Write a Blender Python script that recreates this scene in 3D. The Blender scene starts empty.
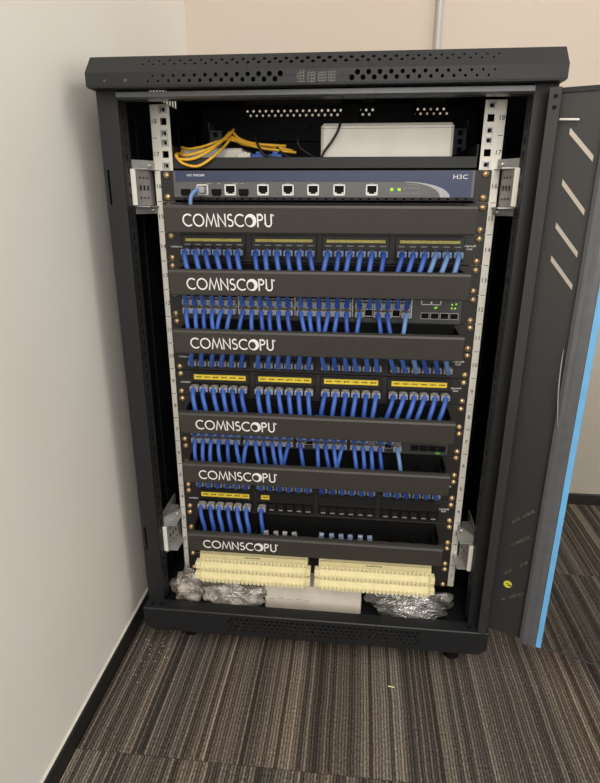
import bpy, math, random
from mathutils import Vector

random.seed(7)
scene = bpy.context.scene
col = scene.collection
Z0 = 0.10            # rack coordinates put z = 0 at the bottom of rack unit 1, 0.10 m over the floor
U = 0.04445
PI = math.pi

# ------------------------------------------------------------------ camera, world, light, exposure
cd = bpy.data.cameras.new('camera')
cd.sensor_fit = 'HORIZONTAL'; cd.sensor_width = 36.0
cd.lens = 556.0 / 600.0 * 36.0
cd.clip_start = 0.02
cam = bpy.data.objects.new('camera', cd); col.objects.link(cam)
cam.location = (0.0607, -0.8726, 0.6722 + Z0)
cam.rotation_euler = (1.2364, -0.0026, 0.1042)
scene.camera = cam

world = bpy.data.worlds.new('room_air'); scene.world = world
world.use_nodes = True
wb = world.node_tree.nodes['Background']
wb.inputs['Color'].default_value = (1.0, 0.968, 0.92, 1)
wb.inputs['Strength'].default_value = 0.80

def area(name, loc, target, sx, sy, power, color):
    l = bpy.data.lights.new(name, 'AREA'); l.shape = 'RECTANGLE'; l.size = sx; l.size_y = sy
    l.energy = power; l.color = color
    o = bpy.data.objects.new(name, l); col.objects.link(o)
    o.location = loc
    o.rotation_euler = (Vector(target) - Vector(loc)).to_track_quat('-Z', 'Y').to_euler()
    return o
area('ceiling_lamp_front', (0.4, -2.4, 2.45), (0.4, -1.6, 0), 1.2, 1.2, 34, (1.0, 0.95, 0.88))
area('ceiling_lamp_side', (1.7, -0.6, 2.45), (1.7, -0.6, 0), 0.6, 1.2, 18, (1.0, 0.94, 0.86))
area('added_front_fill', (0.15, -3.3, 1.35), (0.15, 0, 1.15), 2.6, 1.7, 30, (1.0, 0.97, 0.92))  # added soft fill from behind the camera, reaching into the recesses

vs = scene.view_settings
vs.view_transform = 'Standard'; vs.look = 'None'; vs.gamma = 1.0; vs.exposure = 0.14
vs.use_curve_mapping = False

# ------------------------------------------------------------------ materials
def srgb(r, g, b):
    f = lambda c: (c/255/12.92) if c/255 <= 0.04045 else ((c/255 + 0.055)/1.055)**2.4
    return (f(r), f(g), f(b), 1)
def N(nt, kind, **kw):
    n = nt.nodes.new(kind)
    for k, v in kw.items(): setattr(n, k, v)
    return n
def mat(name, rgb, rough=0.5, metal=0.0, var=0.12, scale=30.0, bump=0.0, spec=0.5, coat=0.0, emit=None):
    m = bpy.data.materials.new(name); m.use_nodes = True
    nt = m.node_tree; b = nt.nodes['Principled BSDF']
    tc = N(nt, 'ShaderNodeTexCoord'); nz = N(nt, 'ShaderNodeTexNoise')
    nz.inputs['Scale'].default_value = scale; nz.inputs['Detail'].default_value = 4
    nt.links.new(tc.outputs['Object'], nz.inputs['Vector'])
    rp = N(nt, 'ShaderNodeValToRGB')
    c = srgb(*rgb)
    rp.color_ramp.elements[0].position = 0.25; rp.color_ramp.elements[1].position = 0.75
    rp.color_ramp.elements[0].color = tuple(x*(1-var) for x in c[:3]) + (1,)
    rp.color_ramp.elements[1].color = tuple(min(1, x*(1+var)) for x in c[:3]) + (1,)
    nt.links.new(nz.outputs['Fac'], rp.inputs['Fac'])
    nt.links.new(rp.outputs['Color'], b.inputs['Base Color'])
    b.inputs['Roughness'].default_value = rough; b.inputs['Metallic'].default_value = metal
    b.inputs['Specular IOR Level'].default_value = spec
    b.inputs['Coat Weight'].default_value = coat
    if bump:
        bp = N(nt, 'ShaderNodeBump'); bp.inputs['Strength'].default_value = bump; bp.inputs['Distance'].default_value = 0.002
        nt.links.new(nz.outputs['Fac'], bp.inputs['Height']); nt.links.new(bp.outputs['Normal'], b.inputs['Normal'])
    if emit:
        b.inputs['Emission Color'].default_value = srgb(*emit[:3]); b.inputs['Emission Strength'].default_value = emit[3]
    return m

M = {}
M['cab'] = mat('cabinet_paint', (30, 31, 33), 0.46, 0, 0.08, 600, 0.05, 0.4)
M['cab_in'] = mat('cabinet_inner_paint', (24, 24, 26), 0.5, 0, 0.08, 300, 0.03, 0.4)
M['frame'] = mat('door_frame_paint', (50, 50, 50), 0.34, 0, 0.06, 400, 0.03)
M['ridge'] = mat('ridge_film_and_header_sheen', (100, 102, 105), 0.25, 0.2, 0.1, 60, 0.05)
M['rail'] = mat('galvanised_rail', (226, 222, 212), 0.42, 0.15, 0.06, 60)
M['zinc'] = mat('zinc_bracket', (188, 188, 185), 0.4, 0.5, 0.1, 80)
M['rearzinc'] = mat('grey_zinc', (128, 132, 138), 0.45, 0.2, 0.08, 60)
M['white'] = mat('white_plastic', (240, 236, 226), 0.45, 0, 0.04, 40)
M['cover'] = mat('manager_cover_plastic', (60, 57, 52), 0.48, 0, 0.07, 300, 0.03)
M['panel'] = mat('patch_panel_steel', (36, 33, 32), 0.5, 0, 0.08, 200)
M['module'] = mat('port_module_plastic', (30, 29, 30), 0.45, 0, 0.1, 200)
M['jack'] = mat('jack_plastic', (18, 18, 19), 0.4, 0, 0.1, 200)
M['dark'] = mat('dark_void', (10, 10, 11), 0.7, 0, 0.1, 100, spec=0.2)
M['gold'] = mat('brass_screw', (222, 192, 146), 0.32, 0.7, 0.1, 100)
M['steel'] = mat('bright_steel', (200, 200, 198), 0.3, 0.9, 0.08, 100)
M['ink'] = mat('black_print', (30, 28, 28), 0.6, 0, 0.1, 100)
M['print'] = mat('white_print', (246, 246, 243), 0.5, 0, 0.03, 100)
M['greyprint'] = mat('grey_print', (150, 150, 148), 0.5, 0, 0.05, 100)
M['yellow'] = mat('yellow_label', (252, 220, 66), 0.5, 0, 0.06, 120)
M['olive'] = mat('pale_yellow_label', (206, 196, 104), 0.5, 0, 0.25, 260)
M['blue'] = mat('blue_cable', (68, 108, 194), 0.42, 0, 0.1, 60)
M['blue2'] = mat('deep_blue_cable', (54, 90, 178), 0.42, 0, 0.1, 60)
M['blue3'] = mat('pale_blue_cable', (112, 150, 205), 0.42, 0, 0.1, 60)
M['plug'] = mat('clear_plug', (168, 166, 164), 0.25, 0, 0.15, 200, coat=0.4)
M['plugblue'] = mat('blue_plug', (142, 156, 188), 0.25, 0, 0.15, 200, coat=0.4)
M['yfib'] = mat('yellow_fibre', (246, 192, 58), 0.4, 0, 0.1, 80)
M['bfib'] = mat('blue_adapter', (52, 100, 190), 0.4, 0, 0.1, 80)
M['blackcable'] = mat('black_cable', (22, 22, 22), 0.45, 0, 0.1, 80)
M['cream'] = mat('cream_block_plastic', (222, 210, 160), 0.5, 0, 0.06, 90)
M['creamlite'] = mat('cream_tab_plastic', (228, 219, 176), 0.5, 0, 0.05, 90)
M['carton'] = mat('white_carton', (226, 216, 202), 0.7, 0, 0.12, 25, 0.1)
M['navy'] = mat('navy_fascia', (58, 66, 96), 0.42, 0.1, 0.06, 90)
M['silver'] = mat('grey_fascia', (98, 98, 98), 0.42, 0.2, 0.06, 90)
M['arc'] = mat('silver_arc', (168, 170, 172), 0.4, 0.2, 0.05, 90)
M['switch'] = mat('switch_fascia', (70, 70, 68), 0.45, 0.1, 0.1, 90)
M['led'] = mat('green_led', (150, 220, 60), 0.4, 0, 0.05, 50, emit=(150, 230, 50, 0.45))
M['leddim'] = mat('dim_green_led', (70, 130, 50), 0.4, 0, 0.05, 50, emit=(80, 160, 50, 0.25))
M['film'] = mat('blue_film', (112, 182, 234), 0.35, 0, 0.08, 40)
M['earth'] = mat('yellow_green_sticker', (214, 208, 70), 0.5, 0, 0.12, 300)
M['emblem'] = mat('worn_emblem', (92, 90, 86), 0.4, 0.3, 0.25, 500)
M['pipe'] = mat('painted_conduit', (196, 194, 190), 0.35, 0.2, 0.05, 30)
M['base'] = mat('black_baseboard', (26, 24, 24), 0.5, 0, 0.1, 60)
M['caulk'] = mat('pale_caulk', (216, 210, 198), 0.6, 0, 0.06, 60, 0.2)

def wall_mat(name, rgb, patch):
    m = bpy.data.materials.new(name); m.use_nodes = True
    nt = m.node_tree; b = nt.nodes['Principled BSDF']
    tc = N(nt, 'ShaderNodeTexCoord')
    a = N(nt, 'ShaderNodeTexNoise'); a.inputs['Scale'].default_value = 2.3; a.inputs['Detail'].default_value = 3
    f = N(nt, 'ShaderNodeTexNoise'); f.inputs['Scale'].default_value = 240; f.inputs['Detail'].default_value = 2
    for n in (a, f): nt.links.new(tc.outputs['Object'], n.inputs['Vector'])
    rp = N(nt, 'ShaderNodeValToRGB'); c = srgb(*rgb)
    rp.color_ramp.elements[0].position = 0.35; rp.color_ramp.elements[1].position = 0.65
    rp.color_ramp.elements[0].color = (c[0]*(1-patch*0.6), c[1]*(1-patch*1.3), c[2]*(1-patch*1.7), 1); rp.color_ramp.elements[1].color = c
    nt.links.new(a.outputs['Fac'], rp.inputs['Fac']); nt.links.new(rp.outputs['Color'], b.inputs['Base Color'])
    b.inputs['Roughness'].default_value = 0.55; b.inputs['Specular IOR Level'].default_value = 0.35
    bp = N(nt, 'ShaderNodeBump'); bp.inputs['Strength'].default_value = 0.08; bp.inputs['Distance'].default_value = 0.001
    nt.links.new(f.outputs['Fac'], bp.inputs['Height']); nt.links.new(bp.outputs['Normal'], b.inputs['Normal'])
    return m
M['wall_l'] = wall_mat('grey_wall_paint', (240, 237, 229), 0.05)
M['wall_b'] = wall_mat('beige_wall_paint', (206, 194, 180), 0.04)

def carpet_mat():
    m = bpy.data.materials.new('striped_carpet'); m.use_nodes = True
    nt = m.node_tree; L = nt.links; b = nt.nodes['Principled BSDF']
    geo = N(nt, 'ShaderNodeNewGeometry'); sx = N(nt, 'ShaderNodeSeparateXYZ'); L.new(geo.outputs['Position'], sx.inputs[0])
    oi = N(nt, 'ShaderNodeObjectInfo')
    def math_(op, a, c=None):
        n = N(nt, 'ShaderNodeMath', operation=op)
        for i, v in enumerate((a, c)):
            if v is None: continue
            if isinstance(v, (int, float)): n.inputs[i].default_value = v
            else: L.new(v, n.inputs[i])
        return n.outputs[0]
    off = math_('MULTIPLY', oi.outputs['Random'], 37.0)
    wob = N(nt, 'ShaderNodeTexNoise'); wob.inputs['Scale'].default_value = 9; L.new(geo.outputs['Position'], wob.inputs['Vector'])
    xx = math_('ADD', sx.outputs['X'], math_('MULTIPLY', wob.outputs['Fac'], 0.004))
    xs = math_('ADD', xx, off)
    def wn(scale, add=0.0):
        n = N(nt, 'ShaderNodeTexWhiteNoise', noise_dimensions='1D')
        L.new(math_('FLOOR', math_('ADD', math_('MULTIPLY', xs, scale), add)), n.inputs['W'])
        return n.outputs['Value']
    fine = wn(1/0.0046); mid = wn(1/0.0083, 0.37); wide = wn(1/0.037, 0.11)
    v = math_('ADD', math_('ADD', math_('MULTIPLY', fine, 0.46), math_('MULTIPLY', mid, 0.20)), math_('MULTIPLY', wide, 0.10))
    fr_ = math_('FRACT', math_('MULTIPLY', xs, 1/0.0046))
    gap = math_('ABSOLUTE', math_('SUBTRACT', fr_, 0.5))
    v = math_('SUBTRACT', math_('ADD', v, 0.20), math_('MULTIPLY', math_('POWER', math_('MULTIPLY', gap, 2.0), 2.0), 0.42))
    # yarn dashes along the stripe
    mp = N(nt, 'ShaderNodeMapping'); mp.inputs['Scale'].default_value = (560, 230, 1); L.new(geo.outputs['Position'], mp.inputs['Vector'])
    yn = N(nt, 'ShaderNodeTexNoise'); yn.inputs['Scale'].default_value = 1.0; yn.inputs['Detail'].default_value = 2; L.new(mp.outputs['Vector'], yn.inputs['Vector'])
    v = math_('ADD', v, math_('MULTIPLY', math_('SUBTRACT', yn.outputs['Fac'], 0.5), 0.95))
    rp = N(nt, 'ShaderNodeValToRGB'); cr = rp.color_ramp
    stops = [(0.10, (48, 43, 41)), (0.34, (72, 66, 61)), (0.52, (95, 87, 80)), (0.72, (122, 112, 103)), (0.98, (168, 154, 138))]
    cr.elements[0].position = stops[0][0]; cr.elements[0].color = srgb(*stops[0][1])
    cr.elements[1].position = stops[-1][0]; cr.elements[1].color = srgb(*stops[-1][1])
    for p, c in stops[1:-1]:
        e = cr.elements.new(p); e.color = srgb(*c)
    L.new(v, rp.inputs['Fac'])
    # slow drift of hue between warm and cool yarns
    hn = wn(1/0.061, 0.7)
    mx = N(nt, 'ShaderNodeMix', data_type='RGBA', blend_type='MULTIPLY'); mx.inputs['Factor'].default_value = 1.0
    hr = N(nt, 'ShaderNodeValToRGB'); hr.color_ramp.elements[0].color = (1.0, 0.95, 0.90, 1); hr.color_ramp.elements[1].color = (0.92, 0.95, 0.96, 1)
    L.new(hn, hr.inputs['Fac']); L.new(rp.outputs['Color'], mx.inputs['A']); L.new(hr.outputs['Color'], mx.inputs['B'])
    L.new(mx.outputs['Result'], b.inputs['Base Color'])
    b.inputs['Roughness'].default_value = 0.95; b.inputs['Specular IOR Level'].default_value = 0.1
    bp = N(nt, 'ShaderNodeBump'); bp.inputs['Strength'].default_value = 0.5; bp.inputs['Distance'].default_value = 0.003
    L.new(v, bp.inputs['Height']); L.new(bp.outputs['Normal'], b.inputs['Normal'])
    return m
M['carpet'] = carpet_mat()

def glassy(name, tint, fac, rough, body=None):
    m = bpy.data.materials.new(name); m.use_nodes = True
    nt = m.node_tree; L = nt.links; nt.nodes.remove(nt.nodes['Principled BSDF'])
    out = nt.nodes['Material Output']
    tr = N(nt, 'ShaderNodeBsdfTransparent'); tr.inputs['Color'].default_value = tint
    gl = N(nt, 'ShaderNodeBsdfGlossy'); gl.inputs['Roughness'].default_value = rough
    fr = N(nt, 'ShaderNodeFresnel'); fr.inputs['IOR'].default_value = 1.45
    ml = N(nt, 'ShaderNodeMath', operation='MULTIPLY'); ml.inputs[1].default_value = fac
    ml.use_clamp = True
    L.new(fr.outputs[0], ml.inputs[0])
    mx = N(nt, 'ShaderNodeMixShader'); L.new(ml.outputs[0], mx.inputs[0]); L.new(tr.outputs[0], mx.inputs[1]); L.new(gl.outputs[0], mx.inputs[2])
    last = mx
    if body:
        nz = N(nt, 'ShaderNodeTexNoise'); nz.inputs['Scale'].default_value = 45; nz.inputs['Detail'].default_value = 5
        tc = N(nt, 'ShaderNodeTexCoord'); L.new(tc.outputs['Object'], nz.inputs['Vector'])
        rp = N(nt, 'ShaderNodeValToRGB'); rp.color_ramp.elements[0].position = 0.42; rp.color_ramp.elements[1].position = 0.68
        rp.color_ramp.elements[0].color = (body[3]*0.35,)*3 + (1,); rp.color_ramp.elements[1].color = (min(1, body[3]*1.7),)*3 + (1,)
        L.new(nz.outputs['Fac'], rp.inputs['Fac'])
        df = N(nt, 'ShaderNodeBsdfDiffuse'); df.inputs['Color'].default_value = srgb(*body[:3])
        m2 = N(nt, 'ShaderNodeMixShader'); L.new(rp.outputs['Color'], m2.inputs[0]); L.new(last.outputs[0], m2.inputs[1]); L.new(df.outputs[0], m2.inputs[2])
        last = m2
        # creases of the film catch the light
        mp = N(nt, 'ShaderNodeMapping'); mp.inputs['Rotation'].default_value = (0.5, 0.7, 0.6); mp.inputs['Scale'].default_value = (34, 95, 60)
        L.new(tc.outputs['Object'], mp.inputs['Vector'])
        vo = N(nt, 'ShaderNodeTexNoise'); vo.inputs['Scale'].default_value = 1.0; vo.inputs['Detail'].default_value = 3; vo.inputs['Distortion'].default_value = 1.2
        L.new(mp.outputs['Vector'], vo.inputs['Vector'])
        bp = N(nt, 'ShaderNodeBump'); bp.inputs['Strength'].default_value = 1.0; bp.inputs['Distance'].default_value = 0.008
        L.new(vo.outputs['Fac'], bp.inputs['Height'])
        for n_ in (gl, df, fr): L.new(bp.outputs['Normal'], n_.inputs['Normal'])
    L.new(last.outputs[0], out.inputs['Surface'])
    return m
M['glass'] = glassy('clear_door_glass', (0.93, 0.95, 0.95, 1), 1.0, 0.02)
M['glassedge'] = mat('ground_glass_edge', (96, 104, 98), 0.6, 0, 0.05, 60, spec=0.2)
M['bag'] = glassy('crumpled_plastic', (0.95, 0.95, 0.95, 1), 6.0, 0.10, (240, 228, 214, 0.34))
M['bagclear'] = glassy('clear_plastic', (0.95, 0.95, 0.95, 1), 7.0, 0.08, (232, 228, 220, 0.14))

# ------------------------------------------------------------------ mesh builder
class MB:
    def __init__(s): s.v = []; s.f = []
    def add(s, vs, fs):
        o = len(s.v); s.v += [tuple(p) for p in vs]; s.f += [tuple(i + o for i in f) for f in fs]; return s
    def box(s, x0, x1, y0, y1, z0, z1):
        return s.add([(x0,y0,z0),(x1,y0,z0),(x1,y1,z0),(x0,y1,z0),(x0,y0,z1),(x1,y0,z1),(x1,y1,z1),(x0,y1,z1)],
                     [(0,3,2,1),(4,5,6,7),(0,1,5,4),(1,2,6,5),(2,3,7,6),(3,0,4,7)])
    def cbox(s, x0, x1, y0, y1, z0, z1, c=0.001):
        # box with all edges chamfered by c
        vs = []; idx = {}
        X = (x0, x1); Y = (y0, y1); Z = (z0, z1)
        for i in (0,1):
            for j in (0,1):
                for k in (0,1):
                    sx, sy, sz = (1-2*i)*c, (1-2*j)*c, (1-2*k)*c
                    for a, p in enumerate(((X[i], Y[j]+sy, Z[k]+sz), (X[i]+sx, Y[j], Z[k]+sz), (X[i]+sx, Y[j]+sy, Z[k]))):
                        idx[(i,j,k,a)] = len(vs); vs.append(p)
        fs = []
        for i in (0,1):
            fs.append([idx[(i,j,k,0)] for j,k in ((0,0),(1,0),(1,1),(0,1))])
            fs.append([idx[(j,i,k,1)] for j,k in ((0,0),(1,0),(1,1),(0,1))])
            fs.append([idx[(j,k,i,2)] for j,k in ((0,0),(1,0),(1,1),(0,1))])
        for j in (0,1):
            for k in (0,1):
                fs.append([idx[(0,j,k,1)], idx[(1,j,k,1)], idx[(1,j,k,2)], idx[(0,j,k,2)]])
                fs.append([idx[(j,0,k,0)], idx[(j,1,k,0)], idx[(j,1,k,2)], idx[(j,0,k,2)]])
                fs.append([idx[(j,k,0,0)], idx[(j,k,1,0)], idx[(j,k,1,1)], idx[(j,k,0,1)]])
                for i in (0,1): fs.append([idx[(i,j,k,0)], idx[(i,j,k,1)], idx[(i,j,k,2)]])
        u = []
        for f in fs:
            if tuple(f) not in u: u.append(tuple(f))
        return s.add(vs, u)
    def prism_x(s, prof, x0, x1):
        # closed (y,z) profile extruded along x
        n = len(prof)
        vs = [(x0, y, z) for y, z in prof] + [(x1, y, z) for y, z in prof]
        fs = [tuple(range(n)), tuple(range(2*n-1, n-1, -1))] + [(i, i+n, (i+1) % n + n, (i+1) % n) for i in range(n)]
        return s.add(vs, fs)
    def prism_z(s, prof, z0, z1):
        n = len(prof)
        vs = [(x, y, z0) for x, y in prof] + [(x, y, z1) for x, y in prof]
        fs = [tuple(range(n-1, -1, -1)), tuple(range(n, 2*n))] + [(i, (i+1) % n, (i+1) % n + n, i+n) for i in range(n)]
        return s.add(vs, fs)
    def lathe(s, o, axis, prof, n=10):
        # prof = [(distance along axis, radius)]
        a = Vector(axis).normalized(); p = a.orthogonal().normalized(); q = a.cross(p)
        o = Vector(o); vs = []; fs = []
        for d, r in prof:
            for k in range(n):
                t = 2*PI*k/n; vs.append(o + a*d + (p*math.cos(t) + q*math.sin(t))*r)
        for i in range(len(prof)-1):
            for k in range(n): fs.append((i*n+k, i*n+(k+1) % n, (i+1)*n+(k+1) % n, (i+1)*n+k))
        fs.append(tuple(range(n-1, -1, -1))); fs.append(tuple(range((len(prof)-1)*n, len(prof)*n)))
        return s.add(vs, fs)
    def tube(s, pts, r, n=8, sub=4):
        pts = [Vector(p) for p in pts]
        P = []
        if sub > 1:
            ext = [pts[0]*2 - pts[1]] + pts + [pts[-1]*2 - pts[-2]]
            for i in range(1, len(ext)-2):
                for k in range(sub):
                    t = k/sub; a, b, c, d = ext[i-1:i+3]
                    P.append(0.5*((2*b) + (c-a)*t + (2*a-5*b+4*c-d)*t*t + (3*b-a-3*c+d)*t**3))
            P.append(pts[-1])
        else: P = pts
        vs = []; fs = []; nrm = None
        for i, p in enumerate(P):
            tg = (P[min(i+1, len(P)-1)] - P[max(i-1, 0)])
            if tg.length < 1e-9: tg = Vector((0, 0, 1))
            tg.normalize()
            if nrm is None: nrm = tg.orthogonal().normalized()
            else:
                nrm = nrm - tg*nrm.dot(tg)
                nrm = nrm.normalized() if nrm.length > 1e-6 else tg.orthogonal().normalized()
            bi = tg.cross(nrm); rr = r(i/(len(P)-1)) if callable(r) else r
            for k in range(n):
                t = 2*PI*k/n; vs.append(p + (nrm*math.cos(t) + bi*math.sin(t))*rr)
        for i in range(len(P)-1):
            for k in range(n): fs.append((i*n+k, i*n+(k+1) % n, (i+1)*n+(k+1) % n, (i+1)*n+k))
        fs.append(tuple(range(n-1, -1, -1))); fs.append(tuple(range((len(P)-1)*n, len(P)*n)))
        return s.add(vs, fs)
    def holed(s, org, ud, vd, W, rows, depth, nseg=3):
        """plate in the (u,v) plane; rows = [(v0, v1, [(uc, vc, hu, hv, kind)])]; kind 'o' round, 's' square; hole walls go 'depth' along ud x vd reversed"""
        org = Vector(org); ud = Vector(ud); vd = Vector(vd); nd = ud.cross(vd)*(-depth)
        P = lambda u, v, d=0: org + ud*u + vd*v + nd*d
        for v0, v1, hs in rows:
            hs = sorted(hs)
            if not hs:
                s.add([P(0,v0),P(W,v0),P(W,v1),P(0,v1)], [(0,1,2,3)]); continue
            bounds = [max(0, hs[0][0]-hs[0][2]*1.25)] + [(hs[i][0]+hs[i+1][0])/2 for i in range(len(hs)-1)] + [min(W, hs[-1][0]+hs[-1][2]*1.25)]
            if bounds[0] > 1e-6: s.add([P(0,v0),P(bounds[0],v0),P(bounds[0],v1),P(0,v1)], [(0,1,2,3)])
            if bounds[-1] < W-1e-6: s.add([P(bounds[-1],v0),P(W,v0),P(W,v1),P(bounds[-1],v1)], [(0,1,2,3)])
            for (uc, vc, hu, hv, kind), a, b in zip(hs, bounds, bounds[1:]):
                quads = ((b, v1, 1, 1), (a, v1, -1, 1), (a, v0, -1, -1), (b, v0, 1, -1))
                for qi, (cu, cv, sgu, sgv) in enumerate(quads):
                    if kind == 'o': arc = [(uc+sgu*hu*math.cos(PI/2*k/nseg), vc+sgv*hv*math.sin(PI/2*k/nseg)) for k in range(nseg+1)]
                    else: arc = [(uc+sgu*hu, vc), (uc+sgu*hu, vc+sgv*hv), (uc, vc+sgv*hv)]
                    poly = [(cu, vc), (cu, cv), (uc, cv)] + arc[::-1]
                    idx = tuple(range(len(poly)))
                    if sgu*sgv < 0: idx = idx[::-1]
                    s.add([P(u, v) for u, v in poly], [idx])
                    for (u1, w1), (u2, w2) in zip(arc, arc[1:]):
                        s.add([P(u1,w1),P(u2,w2),P(u2,w2,1),P(u1,w1,1)], [(0,1,2,3)])
        return s
    def mesh(s, name, origin=(0,0,0), smooth=False):
        me = bpy.data.meshes.new(name)
        ox, oy, oz = origin
        me.from_pydata([(x-ox, y-oy, z-oz) for x, y, z in s.v], [], s.f)
        me.validate(); me.update()
        if smooth:
            for p in me.polygons: p.use_smooth = True
        return me

def link(name, me, m=None, parent=None):
    o = bpy.data.objects.new(name, me); col.objects.link(o)
    if m is not None and me is not None and not me.materials: me.materials.append(m)
    if parent is not None: o.parent = parent
    return o
def tag(o, label, cat, group=None):
    o['label'] = label; o['category'] = cat
    if group: o['group'] = group
    return o
def thing(name, label, cat, org, group=None):
    """an Empty at the thing's base; org in rack coordinates"""
    o = bpy.data.objects.new(name, None); col.objects.link(o)
    o.empty_display_size = 0.02
    o.location = (org[0], org[1], org[2] + Z0); o['_org'] = org
    return tag(o, label, cat, group)
ORG = {}
def part(name, mb, m, parent, smooth=False, label=None):
    """part given in rack coordinates under a thing or another part"""
    root = parent
    while root.parent is not None: root = root.parent
    o = link(name, mb.mesh(name, tuple(root['_org']), smooth), m, parent)
    if label: o['label'] = label
    return o
def place(name, me, m, parent, loc):
    """part sharing mesh data, at a place in rack coordinates"""
    root = parent
    chain = Vector((0, 0, 0)); p = parent
    while p.parent is not None: chain += p.location; p = p.parent
    root = p
    o = link(name, me, m, parent); o.location = Vector(loc) - Vector(root['_org']) - chain
    return o
def single(name, mb, m, label, cat, org, group=None, smooth=False):
    o = link(name, mb.mesh(name, org, smooth), m)
    o.location = (org[0], org[1], org[2] + Z0)
    return tag(o, label, cat, group)
def struct(name, mb, m, org=(0, 0, 0)):
    o = link(name, mb.mesh(name, org), m); o.location = (org[0], org[1], org[2] + Z0); o['kind'] = 'structure'; o['_org'] = org
    return o
ORD = ['first','second','third','fourth','fifth','sixth','seventh','eighth','ninth','tenth','eleventh','twelfth','thirteenth','fourteenth','fifteenth','sixteenth','seventeenth','eighteenth','nineteenth','twentieth','twenty-first','twenty-second','twenty-third','twenty-fourth']

def text_mesh(body, size, center, depth=0.0003, align='CENTER', wx=1.0):
    """lettering standing in the x-z plane, facing -y, centred at 'center' (rack coordinates)"""
    cu = bpy.data.curves.new('lettering', 'FONT'); cu.body = body; cu.size = size; cu.align_x = align; cu.align_y = 'CENTER'
    cu.extrude = depth; cu.resolution_u = 2
    ob = bpy.data.objects.new('lettering', cu); col.objects.link(ob)
    dg = bpy.context.evaluated_depsgraph_get(); me = ob.evaluated_get(dg).to_mesh()
    mb = MB()
    vs = [(center[0] + v.co.x*wx, center[1] - v.co.z, center[2] + v.co.y) for v in me.vertices]
    mb.add(vs, [tuple(p.vertices) for p in me.polygons])
    ob.evaluated_get(dg).to_mesh_clear(); bpy.data.objects.remove(ob); bpy.data.curves.remove(cu)
    return mb

# ------------------------------------------------------------------ the room
FZ = -0.10
fl = struct('floor', MB().box(-0.345, 3.2, -3.2, 0.515, FZ-0.03, FZ-0.006), M['base'])
tile_me = MB().cbox(-0.2497, 0.2497, -0.2497, 0.2497, -0.006, 0, 0.0012).mesh('carpet_tile'); tile_me.materials.append(M['carpet'])
ys = [(-0.303 + 0.5*k, ) for k in range(-6, 1)]
for j in range(-6, 2):
    for i in range(0, 7):
        cy = -0.303 + 0.5*j + 0.25
        if cy + 0.25 > 0.75: continue
        o = link('carpet_tile', tile_me, None, fl)
        o.location = (-0.331 + 0.25 + 0.5*i, cy, FZ)
wl = struct('wall_left', MB().box(-0.40, -0.338, -3.2, 0.60, FZ, 2.6), M['wall_l'])
wb_ = struct('wall_back', MB().box(-0.338, 3.2, 0.512, 0.60, FZ, 2.6), M['wall_b'])
bl = struct('baseboard_left', MB().cbox(-0.338, -0.331, -3.2, 0.512, FZ, FZ+0.032, 0.001), M['base'])
part('caulk_line', MB().prism_x([(-0.0018, 0), (0, -0.0018), (0, 0.0028)], -1, 1), M['caulk'], bl)
# (the caulk prism is laid along y)
ck = bl.children[0]; ck.data = MB().add([(-0.338,-3.2,FZ+0.0315),(-0.3348,-3.2,FZ+0.0320),(-0.338,-3.2,FZ+0.0345),(-0.338,0.512,FZ+0.0315),(-0.3348,0.512,FZ+0.0320),(-0.338,0.512,FZ+0.0345)],
    [(0,1,2),(5,4,3),(1,4,5,2),(0,3,4,1)]).mesh('caulk_line'); ck.data.materials.append(M['caulk'])
bb = struct('baseboard_back', MB().cbox(-0.331, 3.2, 0.504, 0.512, FZ, FZ+0.030, 0.001), M['base'])
pp = thing('wall_conduit', 'thin pale vertical conduit on the beige wall behind the cabinet', 'conduit', (0.208, 0.504, FZ+0.03))
part('pipe', MB().lathe((0.208, 0.504, FZ+0.03), (0,0,1), [(0,0.0075),(2.6,0.0075)], 12), M['pipe'], pp, True)
for zc in (0.95, 1.6, 2.2):
    part('clip', MB().box(0.196, 0.220, 0.505, 0.512, zc, zc+0.012), M['pipe'], pp)

# ------------------------------------------------------------------ the cabinet
cab = thing('server_cabinet', 'black floor standing network cabinet with its glass door swung open', 'cabinet', (0, 0.19, FZ))
YF, YP, YB = -0.095, -0.070, 0.470
# top cap: perforated fascia and sloping brow, roof, sides, rear
cap = MB()
def cap_rows(v_lo, v_hi, ctr, lo, hi, rmax, rmin, gap, both=True):
    """two staggered rows; holes shrink towards the outer ends and stop short of the middle by 'gap'"""
    mid = (v_lo + v_hi)/2; rows = []
    for r, (a, b) in enumerate(((v_lo, mid), (mid, v_hi))):
        hs = []; x = lo + (0.0068 if r else 0)
        while x < hi:
            d = abs(x - ctr)
            if d > gap:
                t = (d - gap)/(hi - ctr - gap); rr = rmax*(1-t) + rmin*t
                hs.append((x + 0.30, (a+b)/2 + (0.0004 if r == 0 else -0.0004), rr, rr, 'o'))
            x += 0.0137
        rows.append((a, b, hs))
    return rows
rows = [(0, 0.0014, [])] + cap_rows(0.0014, 0.0148, 0.0, -0.217, 0.217, 0.0034, 0.0013, 0.040) + [(0.0148, 0.0158, [])]
cap.holed((-0.30, YF, 0.8082), (1,0,0), (0,0,1), 0.60, rows, 0.0015, 3)
sl = Vector((0, 0.021, 0.022)); sln = sl.length; sd = sl.normalized()
rows = [(0, 0.010, [])] + cap_rows(0.010, 0.0245, 0.0, -0.225, 0.225, 0.0030, 0.0014, -0.01) + [(0.0245, sln, [])]
cap.holed((-0.30, YF, 0.824), (1,0,0), sd, 0.60, rows, 0.0015, 3)
zr = 0.862
cap.add([(-0.30,-0.074,0.846),(0.30,-0.074,0.846),(0.30,0.01,zr),(-0.30,0.01,zr),(0.30,YB,zr),(-0.30,YB,zr)], [(0,1,2,3),(3,2,4,5)])
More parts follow.
